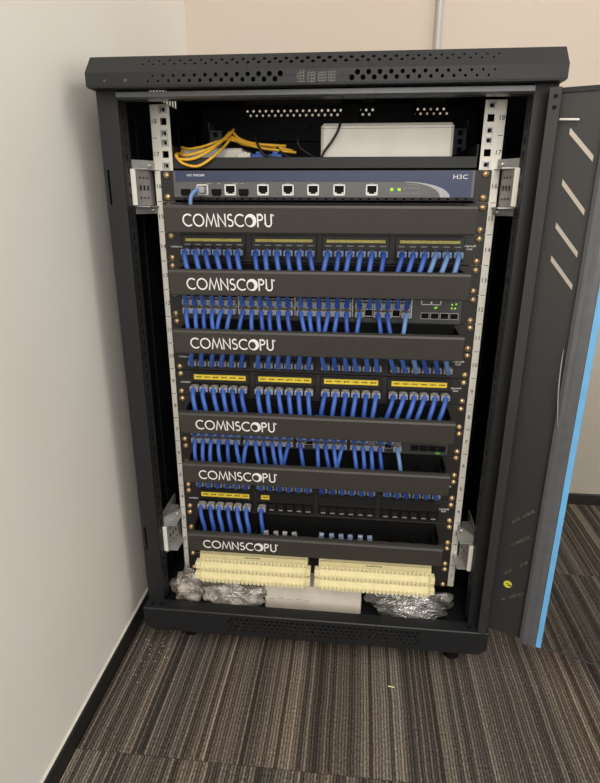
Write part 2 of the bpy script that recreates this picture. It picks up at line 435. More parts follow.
for sx in (-1, 1):
    if sx > 0:
        cap.add([(0.30,YF,0.8082),(0.30,YF,0.824),(0.30,-0.074,0.846),(0.30,0.01,zr),(0.30,YB,zr),(0.30,YB,0.805)], [(0,1,2,3,4,5)])
    else:
        # left side of the cap carries a row of slanting vent slots
        cap.add([(-0.30,YF,0.8082),(-0.30,YF,0.824),(-0.30,-0.074,0.846),(-0.30,0.01,zr),(-0.30,0.14,zr),(-0.30,0.14,0.805)], [(5,4,3,2,1,0)])
        cap.add([(-0.30,0.29,0.805),(-0.30,0.29,zr),(-0.30,YB,zr),(-0.30,YB,0.805)], [(0,1,2,3)])
        cap.add([(-0.30,0.14,0.805),(-0.30,0.14,0.834),(-0.30,0.29,0.834),(-0.30,0.29,0.805)], [(0,1,2,3)])
        y = 0.18
        cap.add([(-0.30,0.14,0.856),(-0.30,0.14,zr),(-0.30,0.29,zr),(-0.30,0.29,0.856)], [(0,1,2,3)])
        nslot = 9; w = 0.15/nslot
        for k in range(nslot+1):
            a = 0.14 + k*w - 0.0050; b = 0.14 + k*w + 0.0035
            cap.add([(-0.30,max(a,.14),0.834),(-0.30,min(b,.29),0.834),(-0.30,min(b,.29),0.856),(-0.30,max(a,.14),0.856)], [(0,1,2,3)])
# rear of the cap: staggered perforation
rr_ = [(0, 0.034, [])] + cap_rows(0.034, 0.053, 0.0, -0.235, 0.200, 0.0029, 0.0026, -0.01) + [(0.053, zr-0.805, [])]
cap.holed((0.30, YB, 0.805), (-1,0,0), (0,0,1), 0.60, rr_, 0.0012, 3)
# underside lip around the rim
cap.box(-0.299, 0.299, YF+0.001, YP-0.001, 0.8066, 0.8084)
capo = part('top_cap', cap, M['cab'], cab)
for x, dx in ((-0.2745, 0.0016), (-0.2465, 0.0022)):
    part('rivet_mark', MB().lathe((x, YF, 0.8145), (0,-1,0), [(0,dx),(0.0005,dx*0.8)], 10), M['emblem'], capo)
# worn emblem strokes
em = MB()
for gx in (-0.020, -0.0065, 0.0065, 0.019):
    for k in range(4):
        zz = 0.8095 + k*0.0032 + random.uniform(-.0004, .0004); a_ = random.uniform(0.003, 0.0058)
        em.box(gx-a_, gx+random.uniform(0.003, 0.0058), YF-0.0003, YF, zz, zz+0.0012)
    for k in range(3):
        xx = gx - 0.0040 + k*0.0038 + random.uniform(-0.0008, 0.0008); em.box(xx-0.0006, xx+0.0006, YF-0.0003, YF, random.uniform(.8085,.813), random.uniform(.8185,.8225))
part('emblem', em, M['emblem'], capo, label='worn pale emblem in the middle of the cap')
# frame
for sx in (-1, 1):
    a, b = sorted((sx*0.299, sx*0.270))
    mb = MB()
    z0s, z1s = -0.02, 0.8068
    # front face with two narrow slots, then the inner return
    xs0, xs1 = sorted((sx*0.2945, sx*0.2915))
    segs = [(z0s, 0.086), (0.131, 0.663), (0.709, z1s)]
    for za, zb in segs: mb.box(a, b, YP, YP+0.0015, za, zb)
    for za, zb in ((0.086, 0.131), (0.663, 0.709)):
        mb.box(a, xs0, YP, YP+0.0015, za, zb); mb.box(xs1, b, YP, YP+0.0015, za, zb)
    po = part('front_post', mb, M['cab'], cab)
    # inner return flange with the column of punched holes
    ret = MB(); x_in = sx*0.270
    rws = []; z = z0s
    n = 46; pitch = (z1s-z0s)/n
    for k in range(n): rws.append((k*pitch, (k+1)*pitch, [(0.016, (k+.5)*pitch, 0.0028, 0.0052 if k % 3 else 0.0034, 's')]))
    if sx < 0: ret.holed((x_in, YP, z0s), (0,1,0), (0,0,1), 0.030, rws, 0.0015)
    else: ret.holed((x_in, YP+0.030, z0s), (0,-1,0), (0,0,1), 0.030, [(p, q, [(0.014, h[0][1], h[0][2], h[0][3], 's')]) for p, q, h in rws], 0.0015)
    part('post_return', ret, M['cab_in'], po)
    part('rear_post', MB().box(a, b, YB-0.03, YB, z0s, z1s), M['cab_in'], cab)
    xa, xb = sorted((sx*0.2975, sx*0.2955))
    sp = part('side_panel', MB().box(xa, xb, YP+0.002, YB, -0.05, 0.806), M['cab_in'], cab)
    for yy in (0.05, 0.16, 0.27, 0.38):
        xr0, xr1 = sorted((sx*0.2955, sx*0.2925))
        part('rib', MB().box(xr0, xr1, yy, yy+0.012, -0.03, 0.80), M['cab_in'], sp)
part('header', MB().prism_x([(YP,0.7965),(YP-0.006,0.7985),(YP-0.006,0.8045),(YP+0.02,0.8045),(YP+0.02,0.7965)], -0.269, 0.269), M['ridge'], cab)  # lighter grey than the frame paints in the header's sheen
part('header_rear', MB().box(-0.269, 0.269, YB-0.03, YB-0.01, 0.79, 0.812), M['cab_in'], cab)
part('rear_panel', MB().box(-0.2955, 0.2955, YB-0.002, YB, -0.05, 0.803), M['cab_in'], cab)
part('fan_tray', MB().box(-0.19, 0.20, 0.12, 0.30, 0.848, 0.860), M['cab_in'], cab)
for xa, xb in ((0.015, 0.052), (0.080, 0.165)): part('fan_housing', MB().cbox(xa, xb, 0.425, 0.455, 0.79, 0.860, 0.002), M['cab_in'], cab)
# base
bs = MB()
BZ0, BZ1 = -0.064, -0.020
rows = [(0, 0.009, [])]
for r in range(4):
    v0 = 0.009 + r*0.0075
    hs = [(0.14 + k*0.0090 + (0.0045 if r % 2 else 0), v0+0.00375, 0.0032, 0.0024, 'o') for k in range(37)]
    rows.append((v0, v0+0.0075, hs))
rows.append((0.039, BZ1-BZ0, []))
bs.holed((-0.285, YF, BZ0), (1,0,0), (0,0,1), 0.57, rows, 0.0015, 2)
for sx in (-1, 1):
    f = [(sx*0.285,YF,BZ0),(sx*0.30,YF,BZ0+0.010),(sx*0.30,YF,BZ1),(sx*0.285,YF,BZ1)]
    bs.add(f, [(0,1,2,3) if sx > 0 else (3,2,1,0)])
    bs.add([(sx*0.285,YF,BZ0),(sx*0.30,YF,BZ0+0.010),(sx*0.30,YB,BZ0+0.010),(sx*0.285,YB,BZ0)], [(0,1,2,3) if sx < 0 else (3,2,1,0)])
    bs.add([(sx*0.30,YF,BZ0+0.010),(sx*0.30,YF,BZ1),(sx*0.30,YB,BZ1),(sx*0.30,YB,BZ0+0.010)], [(0,1,2,3)])
bs.prism_x([(YF,BZ1),(YF+0.0015,BZ1+0.0015),(YF+0.025,BZ1+0.0015),(YF+0.025,-0.044),(YF+0.0235,-0.044),(YF+0.0235,BZ1)], -0.30, 0.30)
bs.box(-0.295, 0.295, YF+0.020, YB-0.003, -0.046, -0.042)
bso = part('base', bs, M['cab'], cab)
for x, y in ((-0.287,-0.083),(-0.270,-0.083),(0.270,-0.083),(0.287,-0.083)):
    part('sill_hole', MB().lathe((x, y, BZ1+0.0012), (0,0,1), [(0,0.0036),(0.0006,0.0036)], 12), M['dark'], bso)
for x, y in ((-0.228,-0.052),(0.250,-0.058),(-0.228,0.40),(0.250,0.40)):
    ft = part('levelling_foot', MB().lathe((x, y, FZ), (0,0,1), [(0,0.014),(0.005,0.013),(0.008,0.007),(0.037,0.006)], 14), M['dark'], cab)
    part('foot_nut', MB().lathe((x, y, FZ+0.016), (0,0,1), [(0,0.010),(0.008,0.010)], 6), M['dark'] if x > 0 else M['steel'], ft)

# mounting rails: punched front flange and a side flange, cage nuts in the free units
def mount_rail(sx):
    xo, xi = (-0.2530, -0.2220) if sx < 0 else (0.2252, 0.2562)
    hxx = -0.2320 if sx < 0 else 0.2345; nx = -0.2462 if sx < 0 else 0.2490
    rows = []
    hx = hxx - xo
    zs = [k*U + d for k in range(18) for d in (0.00635, 0.022225, 0.0381)]
    edges = [-0.001] + [(p+q)/2 for p, q in zip(zs, zs[1:])] + [0.8005]
    for z, a, b in zip(zs, edges, edges[1:]): rows.append((a, b, [(hx, z, 0.0047, 0.0047, 's')]))
    mb = MB().holed((xo, 0, 0), (1,0,0), (0,0,1), 0.031, rows, 0.002)
    # outer flange to the rear, on the far side from the equipment
    xf = xo if sx < 0 else xo + 0.031
    mb.box(min(xf, xf-sx*0.002), max(xf, xf-sx*0.002), 0.0, 0.05, -0.001, 0.8005)
    r = part('mounting_rail', mb, M['rail'], cab, label='pale numbered mounting rail punched with square holes')
    tk = MB().box(-0.0035, 0.0035, -0.0003, 0, -0.0004, 0.0004).mesh('tick_mark'); tk.materials.append(M['ink'])
    for k in range(1, 18): place('tick_mark', tk, None, r, (nx+sx*0.0005, 0, k*U))
    for k in range(18): part('unit_number', text_mesh(str(k+1), 0.0092, (nx, -0.0001, (k+0.5)*U)), M['ink'], r)
    cage = MB().box(-0.0058,-0.0036,-0.0012,0.006,-0.0058,0.0058).box(0.0036,0.0058,-0.0012,0.006,-0.0058,0.0058).box(-0.0036,0.0036,-0.0008,0.006,0.0036,0.0050).box(-0.0036,0.0036,-0.0008,0.006,-0.0050,-0.0036)
    cage.box(-0.0036,0.0036,0.005,0.006,-0.0036,0.0036)
    cme = cage.mesh('cage_nut'); cme.materials.append(M['zinc'])
    nut = MB().lathe((0.0003,-0.0002,0.0003), (0,1,0), [(0,0.0027),(0.001,0.0027)], 10).mesh('nut_bore'); nut.materials.append(M['dark'])
    for k in (16, 17):
        for d in (0.00635, 0.0381):
            c = place('cage_nut', cme, None, r, (hxx, 0, k*U+d))
        for d in (0.00635, 0.0381):
            place('nut_bore', nut, None, r, (hxx, 0.0035, k*U+d))
    return r
rails = [mount_rail(-1), mount_rail(1)]
# rear rails, seen dark behind the shelf
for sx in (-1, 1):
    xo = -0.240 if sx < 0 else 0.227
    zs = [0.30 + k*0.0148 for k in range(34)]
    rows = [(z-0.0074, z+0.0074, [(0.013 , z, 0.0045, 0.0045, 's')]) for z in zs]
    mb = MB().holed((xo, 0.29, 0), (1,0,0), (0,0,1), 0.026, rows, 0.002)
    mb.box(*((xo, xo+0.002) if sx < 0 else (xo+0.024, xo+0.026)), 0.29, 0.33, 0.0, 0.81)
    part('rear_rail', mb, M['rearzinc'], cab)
# depth brackets that carry the front rails
def bracket(sx, zc):
    b = MB()
    xa, xb = sorted((sx*0.2775, sx*0.263))
    h = 0.0245
    b.prism_z([(sx*0.2785,-0.043),(sx*0.2650,-0.0445),(sx*0.2575,-0.003),(sx*0.2575,0.02),(sx*0.2785,0.02)][::(-1 if sx < 0 else 1)], zc-h, zc+h)
    o = part('rail_bracket', b, M['zinc'], cab, label='pale rail bracket bolted between post and mounting rail')
    fl_ = MB().box(*sorted((sx*0.2795, sx*0.2775)), -0.048, 0.05, zc-h-0.013, zc+h+0.014)
    fl_.box(*sorted((sx*0.2795, sx*0.248)), -0.040, 0.03, zc+h+0.0005, zc+h+0.002)
    fl_.box(*sorted((sx*0.2795, sx*0.248)), -0.040, 0.03, zc-h-0.002, zc-h-0.0005)
    fl_.add([(sx*0.2775,-0.044,zc+h+0.002),(sx*0.250,-0.002,zc+h+0.002),(sx*0.250,-0.002,zc+h+0.014),(sx*0.2775,-0.044,zc+h+0.014)], [(0,1,2,3)])
    fl_.add([(sx*0.2775,-0.044,zc-h-0.002),(sx*0.250,-0.002,zc-h-0.002),(sx*0.250,-0.002,zc-h-0.012),(sx*0.2775,-0.044,zc-h-0.012)], [(0,1,2,3)])
    part('flange', fl_, M['zinc'], o)
    part('end_cover', MB().cbox(*sorted((sx*0.2790, sx*0.2635)), -0.0475, -0.0435, zc-h, zc+h+0.001, 0.0012), M['white'], o)
    sl_ = MB()
    for z in (-0.014, 0, 0.014):
        for y in (-0.032, -0.022, -0.012):
            xx = sx*(0.2650 - 0.0075*(y+0.0445)/0.0415 - 0.0002)
            big = 0.0036 if z == 0 else 0.0013
            x2 = xx - sx*0.0004
            sl_.add([(xx, y-0.0022, zc+z-big), (x2, y+0.0022, zc+z-big), (x2, y+0.0022, zc+z+big), (xx, y-0.0022, zc+z+big)], [(0,1,2,3)])
    part('slots', sl_, M['dark'], o)
    for dz in (h+0.0075, -h-0.007):
        part('screw', MB().lathe((sx*0.2545, -0.010, zc+dz), (0,-1,0), [(0,0.0032),(0.0015,0.0030),(0.0025,0.0014)], 10), M['steel'], o, True)
for sx in (-1, 1):
    for zc in (0.686, 0.093): bracket(sx, zc)

# ---- the door, swung out to 158 degrees; s along the leaf, b towards its outside
A = math.radians(22); HX, HY = 0.298, -0.088
ud = Vector((math.cos(A), -math.sin(A), 0)); nb = Vector((math.sin(A), math.cos(A), 0))
def D(s, b, z): 
    p = Vector((HX, HY, 0)) + ud*s + nb*b
    return (p.x, p.y, z)
class DB(MB):
    def dbox(s, s0, s1, b0, b1, z0, z1):
        return s.add([D(s0,b0,z0),D(s1,b0,z0),D(s1,b1,z0),D(s0,b1,z0),D(s0,b0,z1),D(s1,b0,z1),D(s1,b1,z1),D(s0,b1,z1)],
                     [(0,3,2,1),(4,5,6,7),(0,1,5,4),(1,2,6,5),(2,3,7,6),(3,0,4,7)])
DZ0, DZ1 = -0.017, 0.799
slots = [(0.7521,0.7193,-1),(0.6927,0.6560,-1),(0.6400,0.6035,-1),(0.5980,0.5614,-1),(0.192,0.2235,1),(0.1476,0.1777,1),(0.0973,0.1286,1),(0.0450,0.0690,1)]
def stile(mirror):
    W = 0.572
    m = (lambda s: W - 0.013 - s) if mirror else (lambda s: s)
    d = DB()
    def bx(s0, s1, b0, b1, z0, z1):
        a, b = sorted((m(s0), m(s1))); d.dbox(a, b, b0, b1, z0, z1)
    bx(-0.013, -0.0115, -0.012, 0.010, DZ0, DZ1)     # edge return
    # lip facing the room, two screw holes at its top
    bx(-0.0115, 0.0005, -0.012, -0.0105, DZ0, DZ1)
    # skin with slanting slots
    cuts = sorted([(z0, z1) for z0, z1, _ in slots])
    def q(pts, t=0.008):
        pts = [(m(s), z) for s, z in pts]
        d.add([D(s, t, z) for s, z in pts] + [D(s, t+0.0015, z) for s, z in pts], [(0,1,2,3), (7,6,5,4), (0,4,5,1), (1,5,6,2), (2,6,7,3), (3,7,4,0)])
    sa, sb, e0, e1, hw = 0.0140, 0.0450, -0.0115, 0.060, 0.0036
    ends = []
    for zs, ze in cuts:
        k = (ze-zs)/(sb-sa); ends.append((zs + k*(e0-sa), zs + k*(e1-sa)))
    lines = [(DZ0, DZ0)] + [((a_[0]+b_[0])/2, (a_[1]+b_[1])/2) for a_, b_ in zip(ends, ends[1:])] + [(DZ1, DZ1)]
    for (zs, ze), (l0, l1), (h0, h1) in zip(cuts, lines, lines[1:]):
        c = [(sa, zs-hw), (sb, ze-hw), (sb, ze+hw), (sa, zs+hw)]
        q([(e0, l0), (e1, l1), c[1], c[0]])
        q([(e1, l1), (e1, h1), c[2], c[1]])
        q([(e1, h1), (e0, h0), c[3], c[2]])
        q([(e0, h0), (e0, l0), c[0], c[3]])
    so = part('door_stile', d, M['frame'], door)
    # raised moulding that clamps the glass
    r = DB()
    prof = [(0.0505, 0.0075), (0.0515, 0.0), (0.056, -0.003), (0.062, -0.0035), (0.064, -0.0015), (0.069, -0.002), (0.0755, -0.0015), (0.0765, 0.0008), (0.0765, 0.0075)]
    n = len(prof)
    vs = [D(m(s), b, DZ0) for s, b in prof] + [D(m(s), b, DZ1) for s, b in prof]
    r.add(vs, [tuple(range(n)), tuple(range(2*n-1, n-1, -1))] + [(i, i+n, (i+1) % n+n, (i+1) % n) for i in range(n)])
    part('glass_moulding', r, M['ridge'], door)
    return so
door = part('door', DB().dbox(-0.0115, 0.5595, 0.0055, 0.0095, DZ1-0.004, DZ1+0.0015), M['cab'], cab, label='glass cabinet door swung wide open')
st = stile(False); stile(True)
gp = part('glass_pane', DB().dbox(0.058, 0.500, 0.0015, 0.0055, DZ0+0.001, DZ1-0.004), M['glass'], door)
gp.data.materials.append(M['glassedge'])
for p in gp.data.polygons:
    if abs(p.normal.dot(nb)) < 0.5: p.material_index = 1
part('film_strip', DB().dbox(0.0768, 0.0845, -0.0002, 0.0013, DZ0, DZ1-0.004), M['film'], door, label='bright blue protective film along the glass edge')
hp = DB(); hp.tube([D(0.001, 0.001, 0.7648), D(0.0235, 0.001, 0.7635)], 0.0013, 8, 1)
part('hinge_pin', hp, M['white'], door)
for z in (0.789, 0.7768):
    h = DB(); h.lathe(D(-0.0055, -0.0118, z), tuple(-nb), [(0, 0.0026), (0.0004, 0.0026)], 12); part('lip_hole', h, M['dark'], door)
es = DB(); es.lathe(D(0.0212, 0.0078, 0.0795), tuple(-nb), [(0, 0.0065), (0.0008, 0.0065)], 16); part('earth_sticker', es, M['earth'], door, label='round yellow earth sticker')
es = DB(); es.dbox(0.0215, 0.0275, 0.0066, 0.0070, 0.0775, 0.0795).dbox(0.0185, 0.0240, 0.0066, 0.0070, 0.0805, 0.0815)
part('sticker_mark', es, M['ink'], door)
ff = DB(); ff.tube([D(0.0470, 0.0055, 0.478), D(0.0475, -0.0045, 0.455), D(0.0490, -0.0050, 0.425), D(0.0520, -0.0045, 0.395), D(0.0560, -0.0042, 0.368)], lambda t: 0.0004+0.0006*math.sin(PI*min(1, t*1.02)), 5, 3)
part('film_glint', ff, M['greyprint'], door)  # pale sliver stands in for the highlight along the film
lk = DB(); lk.dbox(0.520, 0.545, -0.008, 0.008, 0.33, 0.45)
part('lock', lk, M['cab'], door)

# ------------------------------------------------------------------ shared equipment pieces
screw_mb = MB().lathe((0,0,0), (0,-1,0), [(0,0.0050),(0.0016,0.0050),(0.0034,0.0038),(0.0045,0.0013)], 10)
screw_mb.box(-0.0034, 0.0034, -0.0048, -0.0038, -0.0004, 0.0004).box(-0.0004, 0.0004, -0.0048, -0.0038, -0.0034, 0.0034)
SCREW = screw_mb.mesh('screw', smooth=True); SCREW.materials.append(M['gold'])
def screws(root, u, y=-0.0035):
    for sx in (-1, 1):
        for d in (0.00635, 0.0381):
            o = place('screw', SCREW, None, root, ((-0.2315 if sx < 0 else 0.2345)+random.uniform(-.0006,.0006), y, u*U+d+random.uniform(-.0006,.0006)))
            o.rotation_euler = (0, random.uniform(0, 3), 0)
def ear_plate(mb, u, y0=-0.0035, y1=-0.0005, x=0.2413, h0=0.0004, h1=0.0441):
    mb.cbox(-x, x+0.0017, y0, y1, u*U+h0, u*U+h1, 0.0006); return mb

# stroke lettering for the cover name
def stroke(pts, w):
    """flat ribbon along a 2-d polyline, mitred"""
    n = len(pts); closed = (pts[0] == pts[-1]); L_ = []; R_ = []
    P = [Vector((p[0], p[1])) for p in pts]
    for i in range(n):
        a = P[i-1] if i else (P[n-2] if closed else None); c = P[i+1] if i < n-1 else (P[1] if closed else None)
        d1 = (P[i]-a).normalized() if a is not None else None; d2 = (c-P[i]).normalized() if c is not None else None
        if d1 is None: d1 = d2
        if d2 is None: d2 = d1
        n1 = Vector((-d1.y, d1.x)); n2 = Vector((-d2.y, d2.x)); b = (n1+n2)
        b = b.normalized() if b.length > 1e-6 else n1
        k = 1/max(0.45, b.dot(n1)); off = b*(w/2*k)
        L_.append(P[i]+off); R_.append(P[i]-off)
    return [(L_[i], R_[i], R_[i+1], L_[i+1]) for i in range(n-1)]
def arc(cx, cy, rx, ry, a0, a1, n=16): return [(cx+rx*math.cos(math.radians(a0+(a1-a0)*k/n)), cy+ry*math.sin(math.radians(a0+(a1-a0)*k/n))) for k in range(n+1)]
def logo(x0, zc, H, W, y):
    q = []; t = H*0.118; r = H/2 - t/2
    def put(st, ox): 
        for s_ in st: q.extend(stroke([(p[0]+ox, p[1]) for p in s_], t))
    e = t/2
    # widths in units of H
    cells = []
    x = 0
    def adv(w): 
        nonlocal x
        o = x; x += w; return o
    o = adv(0.92*H); put([arc(H/2, H/2, r, r, 48, 312)], o)
    o = adv(1.06*H); put([arc(H/2, H/2, r, r, 0, 360, 24)], o)
    o = adv(1.06*H); put([[(0.06*H,0),(0.24*H,H-e),(0.52*H,0.14*H),(0.80*H,H-e),(0.98*H,0)]], o)
    o = adv(0.84*H); put([[(0.10*H,0),(0.10*H,H-e*1.2),(0.70*H,e*1.2),(0.70*H,H)]], o)
    o = adv(0.66*H); put([arc(0.31*H,0.735*H,0.20*H,0.205*H,40,270,12)[:-1] + arc(0.29*H,0.30*H,0.235*H,0.24*H,90,-140,14)], o)
    o = adv(0.90*H); put([arc(H/2, H/2, r, r, 48, 312)], o)
    o = adv(1.02*H)
    # second ring: an eccentric crescent, thick on its upper right
    b = arc(H*0.50, H*0.50, H*0.50, H*0.50, 0, 360, 28); c = arc(H*0.385, H*0.44, H*0.305, H*0.325, 0, 360, 28)
    for k in range(28): q.append(tuple(Vector((p[0]+o, p[1])) for p in (b[k], b[k+1], c[k+1], c[k])))
    o = adv(0.66*H); put([[(0.10*H,0),(0.10*H,H-e),(0.30*H,H-e)] + arc(0.30*H,0.735*H,0.22*H,0.265*H-e,90,-90,10) + [(0.10*H,0.47*H+e)]], o)
    o = adv(0.70*H); put([[(0.09*H,H),(0.09*H,0.30*H)] + arc(0.345*H,0.30*H,0.255*H,0.30*H-e,180,360,10) + [(0.60*H,H)]], o)
    total = x
    t2 = t; 
    q.extend(stroke(arc(x+0.07*H, H*0.90, 0.055*H, 0.055*H, 0, 360, 8), 0.045*H))
    k = W/(total+0.13*H)
    mb = MB()
    for f in q:
        mb.add([(x0+p[0]*k, y, zc-H/2+p[1]) for p in f] + [(x0+p[0]*k, y+0.0006, zc-H/2+p[1]) for p in f], [(0,1,2,3), (7,6,5,4), (0,4,5,1), (1,5,6,2), (2,6,7,3), (3,7,4,0)])
    return mb

# ------------------------------------------------------------------ cable managers
COVER_Y = -0.078
mgr_units = [14, 12, 10, 7, 5, 2]
which = ['topmost of six', 'second of six from the top', 'third of six from the top', 'fourth of six from the top', 'fifth of six from the top', 'lowest of six']
for (u, w) in zip(mgr_units, which):
    z0, z1 = u*U + 0.0008, (u+1)*U - 0.0012
    t = thing('cable_manager', 'black cable manager with white lettered cover, ' + w, 'cable manager', (0, 0, u*U), 'black cable managers in the rack')
    part('back_plate', ear_plate(MB(), u), M['panel'], t)
    zt, zl = u*U + 0.0412, u*U + 0.0030
    yl = COVER_Y + 0.006
    c = MB()
    prof = [(yl+0.012, zl), (yl+0.0015, zl), (yl, zl+0.0015), (COVER_Y, zt-0.004), (COVER_Y+0.0012, zt-0.001), (COVER_Y+0.004, zt), (COVER_Y+0.011, zt), (COVER_Y+0.011, zt-0.0018), (COVER_Y+0.0045, zt-0.0018), (COVER_Y+0.0020, zt-0.004), (yl+0.0018, zl+0.0018), (yl+0.012, zl+0.0018)]
    c.prism_x(prof, -0.2145, 0.2145)
    co = part('cover', c, M['cover'], t)
    lg = logo(-0.1890, u*U+0.0205, 0.0178, 0.1300, 0.0)
    kk = (COVER_Y - yl)/(zt-0.004-zl-0.0015)
    lg.v = [(x, yl + (z-zl-0.0015)*kk - 0.0005 + y, z) for x, y, z in lg.v]
    part('logo', lg, M['print'], co, label='white brand lettering')
    for sx in (-1, 1):
        part('end_cheek', MB().box(*sorted((sx*0.2125, sx*0.2105)), COVER_Y+0.034, -0.003, z0+0.003, z1-0.005), M['dark'], t)
    fg = MB().box(-0.211, 0.211, -0.0055, -0.0040, z0+0.001, z1-0.001)
    part('duct_wall', fg, M['dark'], t)  # near-black wall, cheeks and fingers put the duct's shade into colour
    for k in range(13):
        x = -0.205 + k*0.41/12
        part('duct_finger', MB().box(x-0.002, x+0.002, COVER_Y+0.032, -0.0205, z0+0.012, z0+0.016).box(x-0.002, x+0.002, COVER_Y+0.022, -0.0205, z1-0.016, z1-0.012), M['dark'], t)
    screws(t, u)

# ------------------------------------------------------------------ cords
PLUG = MB().cbox(-0.0070, 0.0070, -0.0165, 0.004, -0.0048, 0.0042, 0.0010)
PLUG.add([(-0.0028,-0.0105,0.0034),(0.0028,-0.0105,0.0034),(0.0028,0.0005,0.0068),(-0.0028,0.0005,0.0068),(-0.0028,-0.0105,0.0026),(0.0028,-0.0105,0.0026),(0.0028,0.0012,0.0060),(-0.0028,0.0012,0.0060)],
         [(0,1,2,3),(7,6,5,4),(0,4,5,1),(1,5,6,2),(2,6,7,3),(3,7,4,0)])
PLUGS = {}
for k in ('plug', 'plugblue'):
    me = PLUG.mesh('plug_' + k); me.materials.append(M[k]); PLUGS[k] = me
def cord(x, z, up, bias, label, group, plugmat='plug', cab_m='blue', reach=1.0, y=-0.006, r=0.0038):
    org = (x, y, z)
    t = thing('patch_cable', label, 'network cable', org, group)
    p = place('plug', PLUGS[plugmat], None, t, org)
    if up: p.scale = (1, 1, -1)
    s = 1 if up else -1
    j = random.uniform(-0.0012, 0.0012); dx = bias + random.uniform(-0.0015, 0.0015)
    d1 = 0.0245*reach + random.uniform(-0.002, 0.002)
    pts = [(x, y-0.010, z-0.0006), (x+j*0.3, y-d1*0.72, z+s*0.0005), (x+j+dx*0.25, y-d1*1.05, z+s*0.0065), (x+j+dx*0.6, y-d1*1.25, z+s*0.0165), (x+j+dx, y-d1*1.32, z+s*0.030), (x+j+dx*1.1, y-d1*1.28, z+s*0.046)]
    bt = MB().tube([(x, y-0.0140, z-0.0006), (x, y-0.0195, z-0.0003)], lambda q: 0.0052-0.0008*q, 8, 1)
    part('boot', bt, M[cab_m], t, True)
    part('cable', MB().tube(pts, r, 8, 3), M[cab_m], t, True)
    return t

# ------------------------------------------------------------------ patch panels
JACK = MB()
w, h = 0.0074, 0.0072
JACK.box(-w, -w+0.0014, -0.0055, 0.002, -h, h).box(w-0.0014, w, -0.0055, 0.002, -h, h).box(-w+0.0014, w-0.0014, -0.0055, 0.002, h-0.0016, h).box(-w+0.0014, w-0.0014, -0.0055, 0.002, -h, -h+0.0014).box(-w+0.0014, w-0.0014, 0.001, 0.002, -h+0.0014, h-0.0016)
nj = len(JACK.f); JACK.box(-0.0040, 0.0040, -0.0058, -0.0040, -h+0.0014, -h+0.0030)  # pale bar on the lower lip paints the glint of the contacts
JACK_ME = JACK.mesh('jack'); JACK_ME.materials.append(M['jack']); JACK_ME.materials.append(M['greyprint'])
for p in JACK_ME.polygons:
    if p.index >= nj: p.material_index = 1
GRP = [-0.1640, -0.0545, 0.0545, 0.1640]
PX = [g + (k-2.5)*0.01645 for g in GRP for k in range(6)]
ZJ = 0.0165
def patch_panel(u, label, strips, cords_on, up, desc, strip_mat='yellow', plugmat='plug', strip_h=0.0042):
    t = thing('patch_bay', label, 'patch panel', (0, 0, u*U), 'patch panels in the rack')
    part('panel', ear_plate(MB(), u), M['panel'], t)
    for gi, g in enumerate(GRP):
        mo = part('port_module', MB().cbox(g-0.0505, g+0.0505, -0.0060, -0.0034, u*U+0.0055, u*U+0.0415, 0.0008), M['module'], t)
        if strips[gi]:
            a, b = g-0.0440*1.0, g-0.0440+0.088*strips[gi]
            zc = u*U + 0.0335
            sp = part('label_strip', MB().box(a, b, -0.0068, -0.0060, zc-strip_h, zc+strip_h), M[strip_mat], mo, label='yellow printed label strip')
            if strip_mat == 'yellow':
                pr = MB()
                for k in range(6):
                    xc = g + (k-2.5)*0.0145
                    if xc+0.004 > b: continue
                    for q in range(4):
                        xq = xc - 0.0042 + q*0.0024
                        pr.box(xq, xq+0.0017, -0.0070, -0.0068, zc-0.0006+random.uniform(-.0006,.0002), zc+0.0012)
                if pr.v: part('print', pr, M['ink'], mo)
            else:
                pr = MB()
                for k in range(6):
                    xc = g + (k-2.5)*0.01645
                    pr.box(xc-0.0045, xc+0.0045, -0.0066, -0.0060, zc-0.0078, zc-0.0062)
                part('print', pr, M['greyprint'], mo)
        for k in range(6):
            j = place('jack', JACK_ME, None, mo, (PX[gi*6+k], -0.006, u*U+ZJ))
    tx = text_mesh('COMNSCOPU', 0.0036, (-0.2215, -0.0037, u*U+0.0225)); part('brand_text', tx, M['print'], t)
    tx = text_mesh('Uniprise®\nCat6', 0.0044, (0.2225, -0.0037, u*U+0.026)); part('panel_text', tx, M['print'], t)
    screws(t, u)
    cnt = 0
    for i in cords_on:
        g = i//6
        bias = [0.008, 0.005, -0.004, -0.009][g]
        lab = 'blue patch cord, %s from the left on the %s' % (ORD[cnt], desc); cnt += 1
        cm = 'blue3' if (u == 13 and i in (21, 22, 23)) or (u == 9 and i in (20, 23)) else random.choice(('blue', 'blue', 'blue2'))
        pm = plugmat
        cord(PX[i]+random.uniform(-.0003,.0003), u*U+ZJ, up, bias, lab, 'patch cords on the ' + desc, pm, cm)
    return t
patch_panel(13, 'black patch panel with pale yellow strips under the topmost cable manager', [1,1,1,1], range(24), False, 'topmost patch panel', 'olive', 'plugblue', 0.0021)
patch_panel(9, 'black patch panel under the third cable manager, its cords bending upward', [0,0,0,0], range(24), True, 'second patch panel from the top')
patch_panel(8, 'black patch panel with four bright yellow label strips', [1,1,1,1], range(24), False, 'third patch panel from the top')
patch_panel(4, 'black patch panel under the fifth cable manager, its cords bending upward', [0,0,0,0], range(24), True, 'fourth patch panel from the top')
patch_panel(3, 'mostly empty black patch panel above the lowest cable manager', [1,0.17,0,0], list(range(7)), False, 'lowest patch panel')

